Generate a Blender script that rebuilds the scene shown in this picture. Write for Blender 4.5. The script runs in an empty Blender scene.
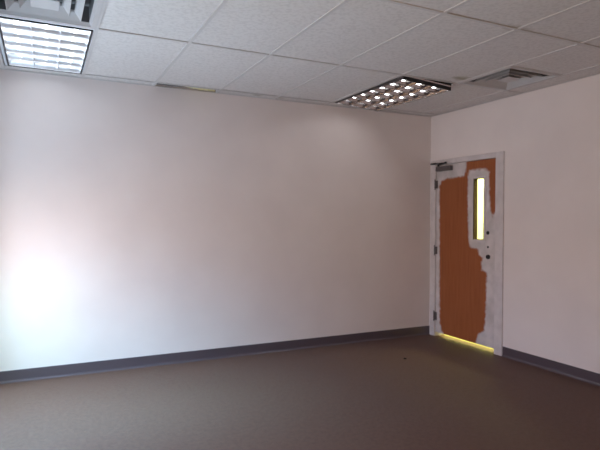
import bpy, bmesh, math, random
from mathutils import Vector, Matrix
random.seed(4)
C = bpy.context.scene.collection
S = bpy.context.scene

# ------------------------------------------------------------------ camera
cam_d = bpy.data.cameras.new('camera'); cam = bpy.data.objects.new('camera', cam_d); C.objects.link(cam)
YAW, PITCH, ROLL, F = 0.452928, -0.0140766, 0.00503209, 528.35
cy_, sy_ = math.cos(YAW), math.sin(YAW)
fw = Vector((sy_*math.cos(PITCH), cy_*math.cos(PITCH), math.sin(PITCH)))
r0 = Vector((cy_, -sy_, 0)); u0 = r0.cross(fw)
rt = r0*math.cos(ROLL) + u0*math.sin(ROLL); up = -r0*math.sin(ROLL) + u0*math.cos(ROLL)
m = Matrix((rt, up, -fw)).transposed().to_4x4(); m.translation = (-4.208, -5.053, 1.401)
cam.matrix_world = m
cam_d.sensor_width = 36; cam_d.lens = F/600*36; cam_d.clip_start = .02
cam_d.dof.use_dof = True; cam_d.dof.focus_distance = 3.0; cam_d.dof.aperture_fstop = 3.6     # the photograph is slightly out of focus
S.camera = cam
S.view_settings.view_transform = 'Standard'; S.view_settings.look = 'None'
S.view_settings.gamma = 1; S.view_settings.use_curve_mapping = False
S.view_settings.exposure = 0.06

# ------------------------------------------------------------------ world and daylight
W = bpy.data.worlds.new('sky'); S.world = W; W.use_nodes = True
bg = W.node_tree.nodes['Background']; bg.inputs[0].default_value = (.62, .8, 1, 1); bg.inputs[1].default_value = 1.2

def area(name, loc, direction, sx, sy, power, col, spread=180):
    l = bpy.data.lights.new(name, 'AREA'); l.shape = 'RECTANGLE'; l.size = sx; l.size_y = sy
    l.energy = power; l.color = col; l.spread = math.radians(spread)
    o = bpy.data.objects.new(name, l); C.objects.link(o); o.location = loc
    o.rotation_euler = Vector(direction).to_track_quat('-Z', 'Z').to_euler()
    return o
# daylight through the left windows, plus added fill lamps (all stand outside the panes)
LP = dict(sky=(.1, .02, 0), down=(0.62, 1.1, 1.9), side=(1.28, 0.86, 0.46), bounce=(1.18, 1.56, 1.87), rear=(0.05, 0.12, 0.1), world=(0.7, 0.6, 0.66), corner=(0.68, 0.57, 0.48), tubes=(0.62, 0.62, 0.62), hall=(.6, .6, .6), spill=(0.42, 1.2, 1.6), low=(0.25, 0.88, 0.95))
def lit(key, name, loc, d, sx, sy, scale, spread):
    c = LP[key]; k = max(c)
    if k > 0: area(name, loc, d, sx, sy, scale*k, [v/k for v in c], spread)
lit('sky', 'daylight_corner_window', (-5.15, -1.45, 1.5), (1, .25, -.55), 2.0, 1.2, 40, 120)
lit('down', 'daylight_high_sky', (-5.35, -1.45, 2.3), (1, 0, -1.35), 2.2, 1.0, 60, 90)
lit('side', 'daylight_side_window', (-5.2, -4.3, 1.6), (1, .1, -.1), 1.9, 1.4, 40, 170)
lit('bounce', 'daylight_off_pavement', (-5.3, -1.6, .1), (1, .1, .9), 2.2, .9, 40, 130)
lit('rear', 'fill_rear', (-2.4, -7.8, 1.6), (0, 1, 0), 2.6, 1.4, 40, 170)  # added fill from behind, evens out the back wall
lit('spill', 'fill_steep_spill', (-4.96, -1.3, 2.0), (1, .12, -2.0), 2.0, .3, 20, 65)  # extra lamp added to brighten and blue the left floor
lit('low', 'fill_low_corner', (-4.98, -.7, .75), (1, .9, -.7), .5, .8, 5, 100)  # extra lamp added to lift the lower left wall
lit('corner', 'fill_beside_corner', (-5.0, -.75, 1.15), (1, .75, -.5), .8, 1.2, 12, 110)  # extra lamp added to brighten the back wall near the corner
if max(LP['world']) > 0:
    k = max(LP['world']); bg.inputs[0].default_value = (*[v/k for v in LP['world']], 1); bg.inputs[1].default_value = k
else: bg.inputs[1].default_value = 0

H = 2.62; XL = -4.78; YB = -7.4; SLAB = 3.05; T = .12

# ------------------------------------------------------------------ materials
def mat(name, col, rough=.6, metal=0, spec=.3):
    M = bpy.data.materials.new(name); M.use_nodes = True
    b = M.node_tree.nodes['Principled BSDF']
    b.inputs['Base Color'].default_value = (*col, 1); b.inputs['Roughness'].default_value = rough
    b.inputs['Metallic'].default_value = metal; b.inputs['Specular IOR Level'].default_value = spec
    return M
def N(M, t, **kw):
    n = M.node_tree.nodes.new(t)
    for k, v in kw.items(): setattr(n, k, v)
    return n
def noise_mat(name, c1, c2, scale, rough=.7, bump=.1, bscale=None, detail=4, dist=.01, lo=.35, hi=.65, spec=.3):
    M = mat(name, c1, rough, 0, spec); nt = M.node_tree; b = nt.nodes['Principled BSDF']
    tc = N(M, 'ShaderNodeTexCoord'); n1 = N(M, 'ShaderNodeTexNoise'); n1.inputs['Scale'].default_value = scale; n1.inputs['Detail'].default_value = detail
    nt.links.new(tc.outputs['Object'], n1.inputs['Vector'])
    r = N(M, 'ShaderNodeValToRGB'); r.color_ramp.elements[0].position = lo; r.color_ramp.elements[1].position = hi
    r.color_ramp.elements[0].color = (*c1, 1); r.color_ramp.elements[1].color = (*c2, 1)
    nt.links.new(n1.outputs['Fac'], r.inputs[0]); nt.links.new(r.outputs[0], b.inputs['Base Color'])
    n2 = N(M, 'ShaderNodeTexNoise'); n2.inputs['Scale'].default_value = bscale or scale*3; n2.inputs['Detail'].default_value = 3
    nt.links.new(tc.outputs['Object'], n2.inputs['Vector'])
    bp = N(M, 'ShaderNodeBump'); bp.inputs['Strength'].default_value = bump; bp.inputs['Distance'].default_value = dist
    nt.links.new(n2.outputs['Fac'], bp.inputs['Height']); nt.links.new(bp.outputs[0], b.inputs['Normal'])
    return M
WALL = noise_mat('wall_paint', (.73, .640, .618), (.765, .675, .652), 2.2, .55, .08, 120, dist=.002)
CEIL = noise_mat('acoustic_tile', (.64, .585, .565), (.715, .66, .64), 42, .9, .25, 90, dist=.004, lo=.36, hi=.56, spec=.1)
GRID = mat('grid_enamel', (.60, .55, .535), .6)
CARP = noise_mat('carpet', (.092, .041, .026), (.118, .056, .036), 34, .62, .6, 200, detail=6, dist=.006, spec=.3)
cb = CARP.node_tree.nodes['Principled BSDF']; cb.inputs['Sheen Weight'].default_value = .04; cb.inputs['Sheen Roughness'].default_value = .45; cb.inputs['Sheen Tint'].default_value = (.8, .9, 1, 1)
BASE = mat('vinyl_base', (.085, .063, .074), .30, 0, .7)
FRAME = noise_mat('primer_paint', (.58, .51, .51), (.66, .59, .585), 9, .5, .1, 60, dist=.002)
WHITE = mat('white_enamel', (.72, .72, .74), .4)
VENTM = mat('vent_enamel', (.53, .49, .485), .4)
DARK = mat('duct_lining', (.17, .165, .17), .8)
SLABM = mat('slab', (.07, .065, .06), .9)
DARKMET = mat('dark_metal', (.045, .042, .045), .4, .6)
STEEL = mat('worn_steel', (.16, .14, .14), .4, .6)
ALU = mat('louver_aluminium', (.58, .55, .56), .16, 1)
ALU2 = mat('louver_satin', (.82, .85, .90), .4, 1)
REFL2 = mat('shaded_reflector', (.17, .15, .125), .4)  # reflector copy darkened so the sagging fixture's inside looks shaded
REFL = mat('troffer_reflector', (.85, .87, .9), .35)
YEL = noise_mat('fibreglass', (.60, .51, .26), (.74, .65, .38), 30, .95, .6, 80)
HALLW = mat('hall_paint', (.80, .81, .62), .6)
HALLF = mat('hall_floor', (.22, .175, .06), .5)
OUTG = mat('outside_ground', (.35, .36, .36), .9)
def emis(name, col, s):
    M = bpy.data.materials.new(name); M.use_nodes = True; nt = M.node_tree
    b = nt.nodes['Principled BSDF']; b.inputs['Base Color'].default_value = (.8, .8, .8, 1)
    b.inputs['Emission Color'].default_value = (*col, 1); b.inputs['Emission Strength'].default_value = s
    return M
TUBE = emis('fluorescent_tube', (.93, .97, 1), 8*max(LP['tubes']))
TUBE2 = emis('fluorescent_tube_weak', (.95, .97, 1), 14*max(LP['tubes']))
HALLLAMP = emis('hall_lamp', (.95, 1, .3), 6)
def glass():
    M = bpy.data.materials.new('glass'); M.use_nodes = True; nt = M.node_tree; nt.nodes.clear()
    o = nt.nodes.new('ShaderNodeOutputMaterial'); mx = nt.nodes.new('ShaderNodeMixShader')
    t = nt.nodes.new('ShaderNodeBsdfTransparent'); g = nt.nodes.new('ShaderNodeBsdfGlossy'); g.inputs['Roughness'].default_value = .03
    mx.inputs[0].default_value = .06
    nt.links.new(t.outputs[0], mx.inputs[1]); nt.links.new(g.outputs[0], mx.inputs[2]); nt.links.new(mx.outputs[0], o.inputs[0])
    return M
GLASS = glass()

# ------------------------------------------------------------------ helpers
def box(bm, a, b, mi=0):
    x0, y0, z0 = a; x1, y1, z1 = b
    v = [bm.verts.new(p) for p in [(x0,y0,z0),(x1,y0,z0),(x1,y1,z0),(x0,y1,z0),(x0,y0,z1),(x1,y0,z1),(x1,y1,z1),(x0,y1,z1)]]
    for f in [(3,2,1,0),(4,5,6,7),(0,1,5,4),(1,2,6,5),(2,3,7,6),(3,0,4,7)]:
        bm.faces.new([v[i] for i in f]).material_index = mi
def loft(bm, rings, closed=True, cap=False):
    R = [[bm.verts.new(p) for p in r] for r in rings]
    for a, b in zip(R, R[1:]):
        n = len(a)
        for i in range(n if closed else n-1):
            bm.faces.new((a[i], a[(i+1) % n], b[(i+1) % n], b[i]))
    if cap: bm.faces.new(list(reversed(R[0]))); bm.faces.new(R[-1])
def tube(bm, p0, p1, r, n=14, r1=None):
    p0, p1 = Vector(p0), Vector(p1); d = (p1-p0).normalized()
    a = d.orthogonal().normalized(); b = d.cross(a); r1 = r if r1 is None else r1
    loft(bm, [[p + (a*math.cos(t)+b*math.sin(t))*q for t in [2*math.pi*i/n for i in range(n)]] for p, q in ((p0, r), (p1, r1))], cap=True)
def lathe(bm, prof, c, axis='x', n=20):
    rings = []
    for h, r in prof:
        ring = []
        for i in range(n):
            t = 2*math.pi*i/n; q = (r*math.cos(t), r*math.sin(t))
            ring.append((c[0]+h, c[1]+q[0], c[2]+q[1]) if axis == 'x' else (c[0]+q[0], c[1]+q[1], c[2]+h))
        rings.append(ring)
    loft(bm, rings, cap=True)
def obj(name, bm, m, parent=None, bevel=0, smooth=False, loc=None):
    bmesh.ops.recalc_face_normals(bm, faces=bm.faces)
    me = bpy.data.meshes.new(name); bm.to_mesh(me); bm.free()
    for x in (m if isinstance(m, (list, tuple)) else [m]): me.materials.append(x)
    o = bpy.data.objects.new(name, me); C.objects.link(o)
    if smooth:
        for p in me.polygons: p.use_smooth = True
    if bevel:
        md = o.modifiers.new('bevel', 'BEVEL'); md.width = bevel; md.segments = 2; md.limit_method = 'ANGLE'
    if parent: o.parent = parent
    if loc: o.location = loc
    return o
def nb(): return bmesh.new()
def tag(o, label, cat, kind=None, group=None):
    o['label'] = label; o['category'] = cat
    if kind: o['kind'] = kind
    if group: o['group'] = group
    return o
def thing(name, loc):
    o = bpy.data.objects.new(name, None); C.objects.link(o); o.location = loc; o.empty_display_size = .1
    return o

# ------------------------------------------------------------------ room shell
b = nb(); box(b, (XL-T, YB-T, -.12), (T, T, 0))
tag(obj('floor', b, CARP), 'brown low pile carpet covering the whole room floor', 'floor', 'structure')
b = nb(); box(b, (XL-T, 0, 0), (T, T, SLAB))
tag(obj('wall_back', b, WALL), 'long pale pinkish white painted wall facing the camera, left of the corner', 'wall', 'structure')
b = nb(); box(b, (XL-T, YB-T, 0), (-3.8, YB, SLAB)); box(b, (-1, YB-T, 0), (T, YB, SLAB)); box(b, (-3.8, YB-T, 0), (-1, YB, .85)); box(b, (-3.8, YB-T, 2.3), (-1, YB, SLAB))
tag(obj('wall_rear', b, WALL), 'pale wall with a wide added window behind the camera', 'wall', 'structure')
def wall_with_holes(name, x0, x1, ya, yb, holes, m):
    """wall along y between ya<yb with rectangular holes (y0,y1,z0,z1) sorted by y"""
    b = nb(); y = ya
    for (p, q, z0, z1) in holes:
        box(b, (x0, y, 0), (x1, p, SLAB))
        if z0 > 0: box(b, (x0, p, 0), (x1, q, z0))
        box(b, (x0, p, z1), (x1, q, SLAB)); y = q
    box(b, (x0, y, 0), (x1, yb, SLAB))
    return obj(name, b, m)
DY0, DY1, DZ = -1.037, -.105, 2.035       # door opening
tag(wall_with_holes('wall_right', 0, T, YB, 0, [(DY0, DY1, 0, DZ)], WALL), 'pale pinkish white wall right of the corner holding the door', 'wall', 'structure')
WINS = [(-5.3, -3.3, .85, 2.3), (-2.6, -.35, .12, 2.1)]
tag(wall_with_holes('wall_left', XL-T, XL, YB, 0, WINS, WALL), 'pale wall with windows just outside the left edge', 'wall', 'structure')

# baseboards: vinyl cove with a curled toe
def cove(name, p0, p1, inward, label):
    p0, p1, n = Vector(p0), Vector(p1), Vector(inward)
    prof = [(0, .1), (.003, .1015), (.005, .099), (.005, .02), (.008, .009), (.015, .003), (.019, .001), (.019, 0), (0, 0)]
    b = nb(); rings = [[p + n*d + Vector((0, 0, z)) for d, z in prof] for p in (p0, p1)]
    loft(b, rings, cap=True)
    return tag(obj(name, b, BASE), label, 'baseboard', 'structure')
cove('baseboard_back', (XL, 0, 0), (0, 0, 0), (0, -1, 0), 'dark grey vinyl baseboard along the long wall')
cove('baseboard_right', (0, -1.14, 0), (0, YB, 0), (-1, 0, 0), 'dark grey vinyl baseboard on the wall right of the door')
cove('baseboard_left', (XL, YB, 0), (XL, 0, 0), (1, 0, 0), 'dark grey vinyl baseboard on the window wall')

# ------------------------------------------------------------------ ceiling
GX = [XL, -4.50] + [-3.89 + .61*i for i in range(7)] + [0]
GX = [XL, -4.50, -3.89, -3.28, -2.67, -2.06, -1.45, -.84, -.23, 0]
GY = [0, -.14, -1.36, -2.58, -3.80, -5.02, -6.24, YB]
cells = []
for i in range(len(GX)-1):
    for j in range(len(GY)-1):
        cells.append((GX[i], GY[j+1], GX[i+1], GY[j]))
def cellhas(c, x, y): return c[0] < x < c[2] and c[1] < y < c[3]
def add_stains(M, spots, col):
    nt = M.node_tree; bs = nt.nodes['Principled BSDF']; src = bs.inputs['Base Color'].links[0].from_socket
    tc = N(M, 'ShaderNodeTexCoord'); nz = N(M, 'ShaderNodeTexNoise'); nz.inputs['Scale'].default_value = 14; nt.links.new(tc.outputs['Object'], nz.inputs['Vector'])
    for x, y, rx, ry, amt in spots:
        mp = N(M, 'ShaderNodeMapping'); mp.inputs['Location'].default_value = (-x/rx, -y/ry, 0); mp.inputs['Scale'].default_value = (1/rx, 1/ry, 0)
        nt.links.new(tc.outputs['Object'], mp.inputs['Vector'])
        ln = N(M, 'ShaderNodeVectorMath', operation='LENGTH'); nt.links.new(mp.outputs[0], ln.inputs[0])
        ad = N(M, 'ShaderNodeMath', operation='MULTIPLY_ADD'); ad.inputs[1].default_value = 1.4; nt.links.new(nz.outputs['Fac'], ad.inputs[0]); nt.links.new(ln.outputs['Value'], ad.inputs[2])
        mr = N(M, 'ShaderNodeMapRange'); mr.inputs['From Min'].default_value = 1.0; mr.inputs['From Max'].default_value = 1.8
        mr.inputs['To Min'].default_value = amt; mr.inputs['To Max'].default_value = 0
        nt.links.new(ad.outputs[0], mr.inputs['Value'])
        mx = N(M, 'ShaderNodeMixRGB'); mx.inputs[2].default_value = (*col, 1)
        nt.links.new(mr.outputs[0], mx.inputs[0]); nt.links.new(src, mx.inputs[1]); src = mx.outputs[0]
    nt.links.new(src, bs.inputs['Base Color'])
add_stains(CEIL, [(-.92, -1.50, .10, .07, .7), (-2.28, -.09, .07, .05, .6), (-2.03, -.07, .07, .04, .5), (-.75, -.1, .4, .08, .35), (-1.45, -2.58, .12, .05, .4), (-.84, -2.58, .12, .05, .4)], (.30, .25, .16))
b = nb()
ZT = H+.006
def tile(b, c):
    z = ZT + random.uniform(-.001, .002)
    box(b, (c[0]+.003, c[1]+.003, z), (c[2]-.003, c[3]-.003, z+.014))
extra_cross = []
for c in cells:
    if cellhas(c, -4.2, -.8) or cellhas(c, -1.1, -.8): continue          # lights
    if cellhas(c, -3.0, -.07): continue                                   # displaced border tile
    if cellhas(c, -.5, -1.7) or cellhas(c, -4.2, -1.7):                   # vent takes half of the cell
        extra_cross.append(c); c = (c[0], c[1], c[2], c[3]-.61)
    tile(b, c)
tag(obj('ceiling', b, CEIL), 'suspended ceiling of grey white fissured acoustic tiles', 'ceiling', 'structure')
b = nb()
w = .012
for x in GX[1:-1]: box(b, (x-w, YB, H), (x+w, 0, H+.0055)); box(b, (x-.002, YB, H+.003), (x+.002, 0, H+.035))
for y in GY[1:-1]: box(b, (XL, y-w, H-.0006), (0, y+w, H+.0055 if y < -1 else H+.002)); box(b, (XL, y-.002, H+.003), (0, y+.002, H+.035))
for c in extra_cross: box(b, (c[0]+w, c[3]-.61-w, H), (c[2]-w, c[3]-.61+w, H+.003))
box(b, (XL, -.022, H-.001), (-3.28, 0, H+.003)); box(b, (-3.28, -.008, H-.001), (-2.67, 0, H+.003)); box(b, (-2.67, -.022, H-.001), (0, 0, H+.003)); box(b, (-.022, YB, H-.001), (0, 0, H+.003)); box(b, (XL, YB, H-.001), (XL+.022, 0, H+.003))
tag(obj('trim_1', b, GRID), 'white metal grid holding the ceiling tiles', 'ceiling grid', 'structure')
b = nb(); box(b, (XL-T, YB-T, SLAB), (T+2.2, T+1.5, SLAB+.1))
tag(obj('trim_2', b, SLABM), 'dark concrete slab above the suspended ceiling', 'slab', 'structure')

# open border slot: tile piece tipped up, yellow batt showing through
t = thing('ceiling_tile', (-3.08, -.07, H+.05))
tag(t, 'narrow ceiling border tile tipped up on its edge, darkened for the shade in an open slot above the long wall', 'ceiling tile')
b = nb(); box(b, (-.185, -.007, -.05), (.385, .007, .06)); o = obj('tile_panel', b, mat('slot_shade_tile', (.20, .18, .175), .9), t); o.rotation_euler = (-.12, 0, 0); o.location = (0, .028, .01)  # panel coloured dark to stand for the plenum shadow in the slot
b = nb()
n = 26
rings = []
for i in range(n+1):
    x = -.34 + .36*i/n; th = .030*min(1, (i+.5)/n*1.6)
    ring = []
    for k in range(10):
        a = 2*math.pi*k/10; ring.append((x, math.cos(a)*.048+random.uniform(-.003, .003), .03+math.sin(a)*th*(.9+random.uniform(-.1, .1))))
    rings.append(ring)
loft(b, rings, cap=True)
o = obj('insulation_batt', b, YEL, None, smooth=True, loc=(-2.73, -.076, H-.006))
tag(o, 'yellow fibreglass insulation showing in the open slot at the ceiling edge', 'insulation')

# ------------------------------------------------------------------ fluorescent troffers
def ring_frame(b, x0, y0, x1, y1, w, z0, z1):
    box(b, (x0, y0, z0), (x1, y0+w, z1)); box(b, (x0, y1-w, z0), (x1, y1, z1))
    box(b, (x0, y0+w, z0), (x0+w, y1-w, z1)); box(b, (x1-w, y0+w, z0), (x1, y1-w, z1))
def blade(b, a, c, h, tw, z0, curve=6):
    """parabolic louver blade from a to c: thin lower edge, wide top"""
    a, c = Vector(a), Vector(c); d = (c-a).normalized(); nn = Vector((-d.y, d.x, 0))
    prof = []
    for i in range(curve+1):
        s = i/curve; prof.append((.0008 + tw*s*s, z0 + h*s))
    sec = [(q, z) for q, z in prof] + [(-q, z) for q, z in reversed(prof)]
    loft(b, [[p + nn*q + Vector((0, 0, z)) for q, z in sec] for p in (a, c)], cap=True)
def troffer(cx, cyy, label, rows, bh, th, tubem, bladem, tw, sag=0):
    t = thing('fluorescent_light', (cx, cyy, H)); tag(t, label, 'ceiling light', group=None)
    hx, hy = (.276 if not sag else .266), .585                              # louver half size
    b = nb()                                        # housing: flange, then an open box with sloped sides
    zt = th+.045
    def q(x, y, z): return [(-x, -y, z), (x, -y, z), (x, y, z), (-x, y, z)]
    loft(b, [q(.2955, .6, .004), q(hx+.004, hy+.004, .003), q(hx+.004, hy+.004, .05), q(hx-.02, hy-.01, zt)])
    b.faces.new([b.verts.new(p) for p in q(hx-.02, hy-.01, zt)])
    obj('housing', b, REFL if not sag else REFL2, t)
    for x in ((-.18, 0, .18) if not sag else (-.135, .04, .215)):
        b = nb(); tube(b, (x, -hy+.04, th), (x, hy-.012, th), .013, 12)
        o = obj('fluorescent_tube', b, tubem, t)
        if sag: o.rotation_euler = (sag[0], sag[1], 0); o.location = (0, 0, sag[2])
        for s in (-1, 1):
            b = nb(); box(b, (x-.016, s*(hy-.03)-.010, th-.02), (x+.016, s*(hy-.03)+.010, th+.03)); obj('lamp_holder', b, WHITE, o)
    b = nb(); z0 = .001; e = .012 if not sag else .006
    X = [-hx+e + (2*hx-2*e)*i/3 for i in range(4)]; Y = [-hy+e+(2*hy-2*e)*i/rows for i in range(rows+1)]
    for x in X: blade(b, (x, Y[0], 0), (x, Y[-1], 0), bh, tw*.8, z0)
    for y in Y: blade(b, (X[0], y, 0), (X[-1], y, 0), bh, tw, z0)
    lo = obj('louver', b, bladem, t)
    b = nb(); ring_frame(b, -hx, -hy, hx, hy, e, -.004, .022)
    obj('louver_frame', b, DARKMET if not sag else STEEL, lo)
    if sag:
        b = nb(); box(b, (-hx, -hy-.003, -.005), (hx+.001, -hy-.0005, .062)); obj('end_gap_shade', b, DARKMET, lo)  # dark end face, raised to stand for the shaded gap above it
    if sag: lo.rotation_euler = (sag[0], sag[1], 0); lo.location = (0, 0, sag[2])
    return t
troffer(-4.185, -.74, 'bright rectangular fluorescent troffer with louver above left end of long wall', 6, .026, .05, TUBE, ALU2, .010)
troffer(-1.150, -.745, 'dimmer grey louvered fluorescent troffer near the door corner, its frame sagging', 7, .036, .056, TUBE2, ALU, .014, sag=(.018, .072, -.030))

# ------------------------------------------------------------------ air diffusers
def vent(cx, cyy, label):
    t = thing('air_vent', (cx, cyy, H)); tag(t, label, 'air vent')
    s = .300
    def sq(r, z): return [(-r, -r, z), (r, -r, z), (r, r, z), (-r, r, z)]
    b = nb(); loft(b, [sq(s, .002), sq(s, -.003), sq(s-.03, -.003), sq(s-.034, .004), sq(s-.045, .02)]); 
    obj('frame', b, VENTM, t)
    b = nb(); loft(b, [sq(s-.045, .02), sq(s-.045, .12)]); b.faces.new([b.verts.new(p) for p in sq(s-.045, .12)])
    obj('duct_box', b, DARK, t)
    for r in (.205, .135):
        b = nb(); loft(b, [sq(r, .0), sq(r-.002, -.002), sq(r-.040, .040), sq(r-.042, .052), sq(r-.039, .042), sq(r, .0)])
        obj('vane', b, VENTM, t)
    b = nb(); loft(b, [sq(.075, .0), sq(.073, -.002)], cap=True); loft(b, [sq(.073, .001), sq(.03, .03)])
    obj('center_plate', b, VENTM, t)
    return t
vent(-4.195, -1.665, 'white square stepped ceiling vent beside the bright light at upper left')
vent(-.535, -1.665, 'grey square stepped ceiling vent near the door wall')

# ------------------------------------------------------------------ door frame
b = nb(); P = .016
FZ = 2.085
box(b, (-P, DY1-.004, 0), (T+P, -.024, FZ)); box(b, (-P, -1.137, 0), (T+P, DY0+.004, FZ)); box(b, (-P, DY0+.004, DZ-.006), (T+P, DY1-.004, FZ))
# stops behind the leaf
box(b, (.052, DY1-.016, 0), (.085, DY1-.004, DZ-.006)); box(b, (.052, DY0+.004, 0), (.085, DY0+.016, DZ-.006)); box(b, (.052, DY0+.004, DZ-.02), (.085, DY1-.004, DZ-.006))
tag(obj('trim_3', b, FRAME, bevel=.003), 'whitish primed metal door frame in the corner', 'door frame', 'structure')

# ------------------------------------------------------------------ door leaf with unpainted wood
WOODPOLY = [(-0.185, 0.177), (-0.164, 1.781), (-0.205, 1.838), (-0.29, 1.861), (-0.438, 1.864), (-0.564, 1.872), (-0.594, 1.936), (-0.601, 2.04), (-1.05, 2.04), (-1.05, 1.52), (-1.005, 1.448), (-0.984, 1.417), (-0.956, 1.511), (-0.94, 1.648), (-0.93, 1.889), (-0.888, 1.924), (-0.655, 1.931), (-0.628, 1.89), (-0.622, 1.604), (-0.642, 1.186), (-0.666, 1.091), (-0.741, 1.07), (-0.785, 1.067), (-0.8, 1.009), (-0.858, 0.981), (-0.83, 0.925), (-0.841, 0.851), (-0.912, 0.837), (-0.906, 0.508), (-0.895, 0.326), (-0.882, 0.217), (-0.797, 0.147), (-0.74, 0.0), (-0.604, 0.0), (-0.297, 0.0), (-0.222, 0.078)]
def sdist(y, z):
    ins = False; dm = 9; n = len(WOODPOLY)
    for i in range(n):
        ax, ay = WOODPOLY[i]; bx, by = WOODPOLY[(i+1) % n]
        if (ay > z) != (by > z) and y < (bx-ax)*(z-ay)/(by-ay)+ax: ins = not ins
        dx, dy = bx-ax, by-ay; L = dx*dx+dy*dy
        s = max(0, min(1, ((y-ax)*dx+(z-ay)*dy)/L)); q = math.hypot(y-ax-s*dx, z-ay-s*dy)
        if q < dm: dm = q
    return dm if ins else -dm
def door_material():
    M = mat('half_painted_wood', (.6, .58, .58), .5); nt = M.node_tree; bs = nt.nodes['Principled BSDF']
    at = N(M, 'ShaderNodeAttribute'); at.attribute_name = 'bare'
    tc = N(M, 'ShaderNodeTexCoord')
    n1 = N(M, 'ShaderNodeTexNoise'); n1.inputs['Scale'].default_value = 22; n1.inputs['Detail'].default_value = 5
    nt.links.new(tc.outputs['Object'], n1.inputs['Vector'])
    ma = N(M, 'ShaderNodeMath', operation='MULTIPLY_ADD'); ma.inputs[1].default_value = .05; ma.inputs[2].default_value = -.025
    nt.links.new(n1.outputs['Fac'], ma.inputs[0])
    ad = N(M, 'ShaderNodeMath', operation='ADD'); nt.links.new(at.outputs['Fac'], ad.inputs[0]); nt.links.new(ma.outputs[0], ad.inputs[1])
    mr = N(M, 'ShaderNodeMapRange'); mr.inputs['From Min'].default_value = -.014; mr.inputs['From Max'].default_value = .012
    nt.links.new(ad.outputs[0], mr.inputs['Value'])
    mp = N(M, 'ShaderNodeMapping'); mp.inputs['Scale'].default_value = (18, 18, .9)
    nt.links.new(tc.outputs['Object'], mp.inputs['Vector'])
    n2 = N(M, 'ShaderNodeTexNoise'); n2.inputs['Scale'].default_value = 3; n2.inputs['Detail'].default_value = 5
    nt.links.new(mp.outputs[0], n2.inputs['Vector'])
    wr = N(M, 'ShaderNodeValToRGB'); wr.color_ramp.elements[0].position = .3; wr.color_ramp.elements[1].position = .7
    wr.color_ramp.elements[0].color = (.27, .077, .024, 1); wr.color_ramp.elements[1].color = (.335, .103, .036, 1)
    nt.links.new(n2.outputs['Fac'], wr.inputs[0])
    pr = N(M, 'ShaderNodeValToRGB'); pr.color_ramp.elements[0].position = .3; pr.color_ramp.elements[1].position = .65
    pr.color_ramp.elements[0].color = (.48, .43, .42, 1); pr.color_ramp.elements[1].color = (.64, .565, .56, 1)
    n3 = N(M, 'ShaderNodeTexNoise'); n3.inputs['Scale'].default_value = 7; n3.inputs['Detail'].default_value = 4
    nt.links.new(tc.outputs['Object'], n3.inputs['Vector']); nt.links.new(n3.outputs['Fac'], pr.inputs[0])
    mx = N(M, 'ShaderNodeMixRGB'); nt.links.new(mr.outputs[0], mx.inputs[0]); nt.links.new(pr.outputs[0], mx.inputs[1]); nt.links.new(wr.outputs[0], mx.inputs[2])
    nt.links.new(mx.outputs[0], bs.inputs['Base Color'])
    return M
LY0, LY1, LZ0, LZ1 = DY0+.007, DY1-.007, .050, DZ-.010      # leaf
WY0, WY1, WZ0, WZ1 = -.868, -.716, 1.175, 1.832             # lite opening
def span(vals, step):
    out = []
    for a, c in zip(vals, vals[1:]):
        n = max(1, round((c-a)/step)); out += [a+(c-a)*i/n for i in range(n)]
    return out+[vals[-1]]
ys = span([LY0, WY0, WY1, LY1], .016); zs = span([LZ0, WZ0, WZ1, LZ1], .016)
b = nb(); lay = b.verts.layers.float.new('bare')
vf = {}; vb = {}
for i, y in enumerate(ys):
    for j, z in enumerate(zs):
        v = b.verts.new((0, y, z)); v[lay] = sdist(y, z); vf[i, j] = v
        v = b.verts.new((.045, y, z)); v[lay] = -.1; vb[i, j] = v
def inhole(i, j):
    y = (ys[i]+ys[i+1])/2; z = (zs[j]+zs[j+1])/2
    return WY0 < y < WY1 and WZ0 < z < WZ1
def solid(i, j): return 0 <= i < len(ys)-1 and 0 <= j < len(zs)-1 and not inhole(i, j)
for i in range(len(ys)-1):
    for j in range(len(zs)-1):
        if not solid(i, j): continue
        b.faces.new((vf[i,j], vf[i,j+1], vf[i+1,j+1], vf[i+1,j])); b.faces.new((vb[i,j], vb[i+1,j], vb[i+1,j+1], vb[i,j+1]))
        if not solid(i-1, j): b.faces.new((vf[i,j], vb[i,j], vb[i,j+1], vf[i,j+1]))
        if not solid(i+1, j): b.faces.new((vf[i+1,j], vf[i+1,j+1], vb[i+1,j+1], vb[i+1,j]))
        if not solid(i, j-1): b.faces.new((vf[i,j], vf[i+1,j], vb[i+1,j], vb[i,j]))
        if not solid(i, j+1): b.faces.new((vf[i,j+1], vb[i,j+1], vb[i+1,j+1], vf[i+1,j+1]))
for v in [v for v in b.verts if not v.link_faces]: b.verts.remove(v)
door = obj('door_1', b, door_material())
tag(door, 'orange brown wooden door half primed in white with a narrow tall window', 'door', 'structure')
b = nb(); wd = .020                       # lite moulding frame, room side and hall side
for x0, x1 in ((-.007, .006), (.040, .052)):
    box(b, (x0, WY0-wd, WZ0-wd), (x1, WY0+.004, WZ1+wd)); box(b, (x0, WY1-.004, WZ0-wd), (x1, WY1+wd, WZ1+wd))
    box(b, (x0, WY0+.004, WZ0-wd), (x1, WY1-.004, WZ0+.004)); box(b, (x0, WY0+.004, WZ1-.004), (x1, WY1-.004, WZ1+wd))
obj('window_frame', b, FRAME, door, bevel=.003)
b = nb()
box(b, (-.008, WY0, WZ0), (.053, WY0+.004, WZ1)); box(b, (-.008, WY1-.004, WZ0), (.053, WY1, WZ1)); box(b, (-.008, WY0+.004, WZ0), (.053, WY1-.004, WZ0+.004)); box(b, (-.008, WY0+.004, WZ1-.004), (.053, WY1-.004, WZ1))
obj('glazing_lining', b, mat('dark_wood_edge', (.10, .06, .03), .6), door)
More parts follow.
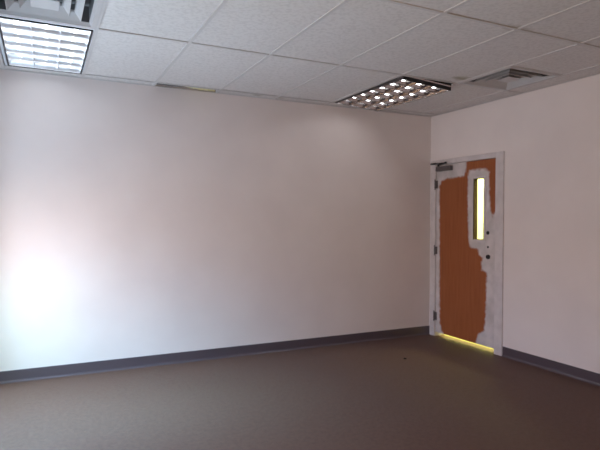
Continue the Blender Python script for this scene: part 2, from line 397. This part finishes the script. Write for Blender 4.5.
b = nb(); box(b, (.020, WY0+.001, WZ0+.001), (.026, WY1-.001, WZ1-.001)); obj('window_pane', b, GLASS, door)
for z in (1.80, 1.02, .24):               # butt hinges on the corner side
    b = nb(); tube(b, (-.022, DY1-.003, z-.05), (-.022, DY1-.003, z+.05), .0075, 12)
    box(b, (-.019, DY1-.03, z-.045), (-.001, DY1-.003, z+.045))
    for k in (-.056, .056): lathe(b, [(-.006, .003), (-.003, .008), (.003, .008), (.006, .003)], (-.022, DY1-.003, z+k), 'z', 12)
    obj('hinge', b, STEEL, door)
def disc(name, y, z, r, d, m):
    b = nb(); lathe(b, [(0, r), (-d*.6, r), (-d, r*.8), (-d, r*.35), (-d*.5, r*.33)], (.0, y, z)); return obj(name, b, m, door, smooth=False)
disc('lock_cylinder', -.925, 1.25, .020, .010, DARKMET)
disc('screw_hole_disc', -.927, 1.10, .011, .006, DARKMET)  # dark disc standing in for an empty screw hole
disc('knob_hole_disc', -.935, .998, .023, .022, DARKMET)  # dark disc standing in for the empty knob hole
# closer: body on leaf, folded arm up to the head of the frame
b = nb(); box(b, (-.052, -.39, 1.950), (-.001, -.145, 2.004)); cl = obj('door_closer', b, STEEL, door, bevel=.006)
b = nb(); tube(b, (-.03, -.17, 2.0), (-.03, -.17, 2.03), .012)
a0, a1, a2 = Vector((-.03, -.17, 2.028)), Vector((-.085, -.36, 2.034)), Vector((-.035, -.10, 2.043))
def bar(b, p, q, w, h):
    d = (q-p).normalized(); s = d.cross(Vector((0, 0, 1))).normalized()*w; u = Vector((0, 0, h))
    loft(b, [[e+s-u, e+s+u, e-s+u, e-s-u] for e in (p, q)], cap=True)
bar(b, a0, a1, .012, .004); bar(b, a1, a2, .010, .004); tube(b, a1-Vector((0, 0, .01)), a1+Vector((0, 0, .01)), .013)
obj('closer_arm', b, DARKMET, cl)
b = nb(); box(b, (-.055, -.15, 2.035), (-.016, -.06, 2.052)); obj('arm_bracket', b, DARKMET, cl, bevel=.002)

# ------------------------------------------------------------------ hall beyond the door
HX = 1.75
b = nb(); box(b, (T, -3.5, -.12), (HX, 1.5, 0)); tag(obj('floor_hall', b, HALLF), 'yellow lit hall floor seen under the door', 'floor', 'structure')
b = nb(); box(b, (HX, -3.6, 0), (HX+.1, 1.6, SLAB)); box(b, (T, 1.5, 0), (HX, 1.6, SLAB)); box(b, (T, -3.6, 0), (HX, -3.5, SLAB))
tag(obj('wall_hall', b, HALLW), 'bright yellow green hall wall seen through the door window', 'wall', 'structure')
b = nb(); box(b, (T, -3.5, 2.6), (HX, 1.5, 2.65)); tag(obj('ceiling_hall', b, HALLW), 'ceiling of the hall beyond the door', 'ceiling', 'structure')
area('hall_lamp', (.72, -.5, 2.55), (0, 0, -1), .25, 1.2, 190*LP['hall'][0], (.95, 1, .42))
area('hall_lamp_deeper', (1.2, .9, 2.5), (0, 0, -1), .3, .8, 120*LP['hall'][0], (.95, 1, .42))

# ------------------------------------------------------------------ windows in the left wall
for k, (y0, y1, z0, z1) in enumerate(WINS):
    b = nb(); f = .05
    box(b, (XL-.09, y0, z0), (XL-.03, y0+f, z1)); box(b, (XL-.09, y1-f, z0), (XL-.03, y1, z1))
    box(b, (XL-.09, y0+f, z0), (XL-.03, y1-f, z0+f)); box(b, (XL-.09, y0+f, z1-f), (XL-.03, y1-f, z1))
    ym = (y0+y1)/2; box(b, (XL-.085, ym-.02, z0+f), (XL-.035, ym+.02, z1-f))
    wn = obj('window_%d' % (k+1), b, WHITE)
    tag(wn, ['wide two pane window in the left wall beside the camera', 'low two pane window in the left wall close to the corner'][k], 'window', 'structure')
    b = nb(); box(b, (XL-.063, y0+f, z0+f), (XL-.057, ym-.02, z1-f)); box(b, (XL-.063, ym+.02, z0+f), (XL-.057, y1-f, z1-f)); obj('window_pane', b, GLASS, wn)
    b = nb(); box(b, (XL-.03, y0-.03, z0-.025), (XL+.04, y1+.03, z0)); obj('window_sill', b, WHITE, wn, bevel=.004)
b = nb(); f = .05; yr = YB-.09
box(b, (-3.8, yr, .85), (-3.8+f, yr+.06, 2.3)); box(b, (-1-f, yr, .85), (-1, yr+.06, 2.3)); box(b, (-3.8+f, yr, .85), (-1-f, yr+.06, .9)); box(b, (-3.8+f, yr, 2.25), (-1-f, yr+.06, 2.3)); box(b, (-2.42, yr, .9), (-2.38, yr+.06, 2.25))
wn = tag(obj('window_3', b, WHITE), 'wide unseen window added in the wall behind the camera for the fill', 'window', 'structure')  # unseen opening added to carry the rear fill
b = nb(); box(b, (-3.8+f, yr+.027, .9), (-2.42, yr+.033, 2.25)); box(b, (-2.38, yr+.027, .9), (-1-f, yr+.033, 2.25)); obj('window_pane', b, GLASS, wn)
b = nb(); box(b, (-14, -16, -.4), (XL-T-.01, 8, -.3)); tag(obj('ground', b, OUTG), 'pavement outside the windows', 'ground', 'structure')

# ------------------------------------------------------------------ scrap on the carpet
b = nb()
bmesh.ops.create_icosphere(b, subdivisions=2, radius=.014)
for v in b.verts:
    v.co *= random.uniform(.7, 1.25); v.co.z = max(v.co.z*.55, -.004)
o = obj('paper_scrap', b, mat('scrap', (.02, .015, .013), .9), loc=(-.973, -.806, .004))
tag(o, 'tiny dark scrap lying on the carpet in front of the door', 'scrap')
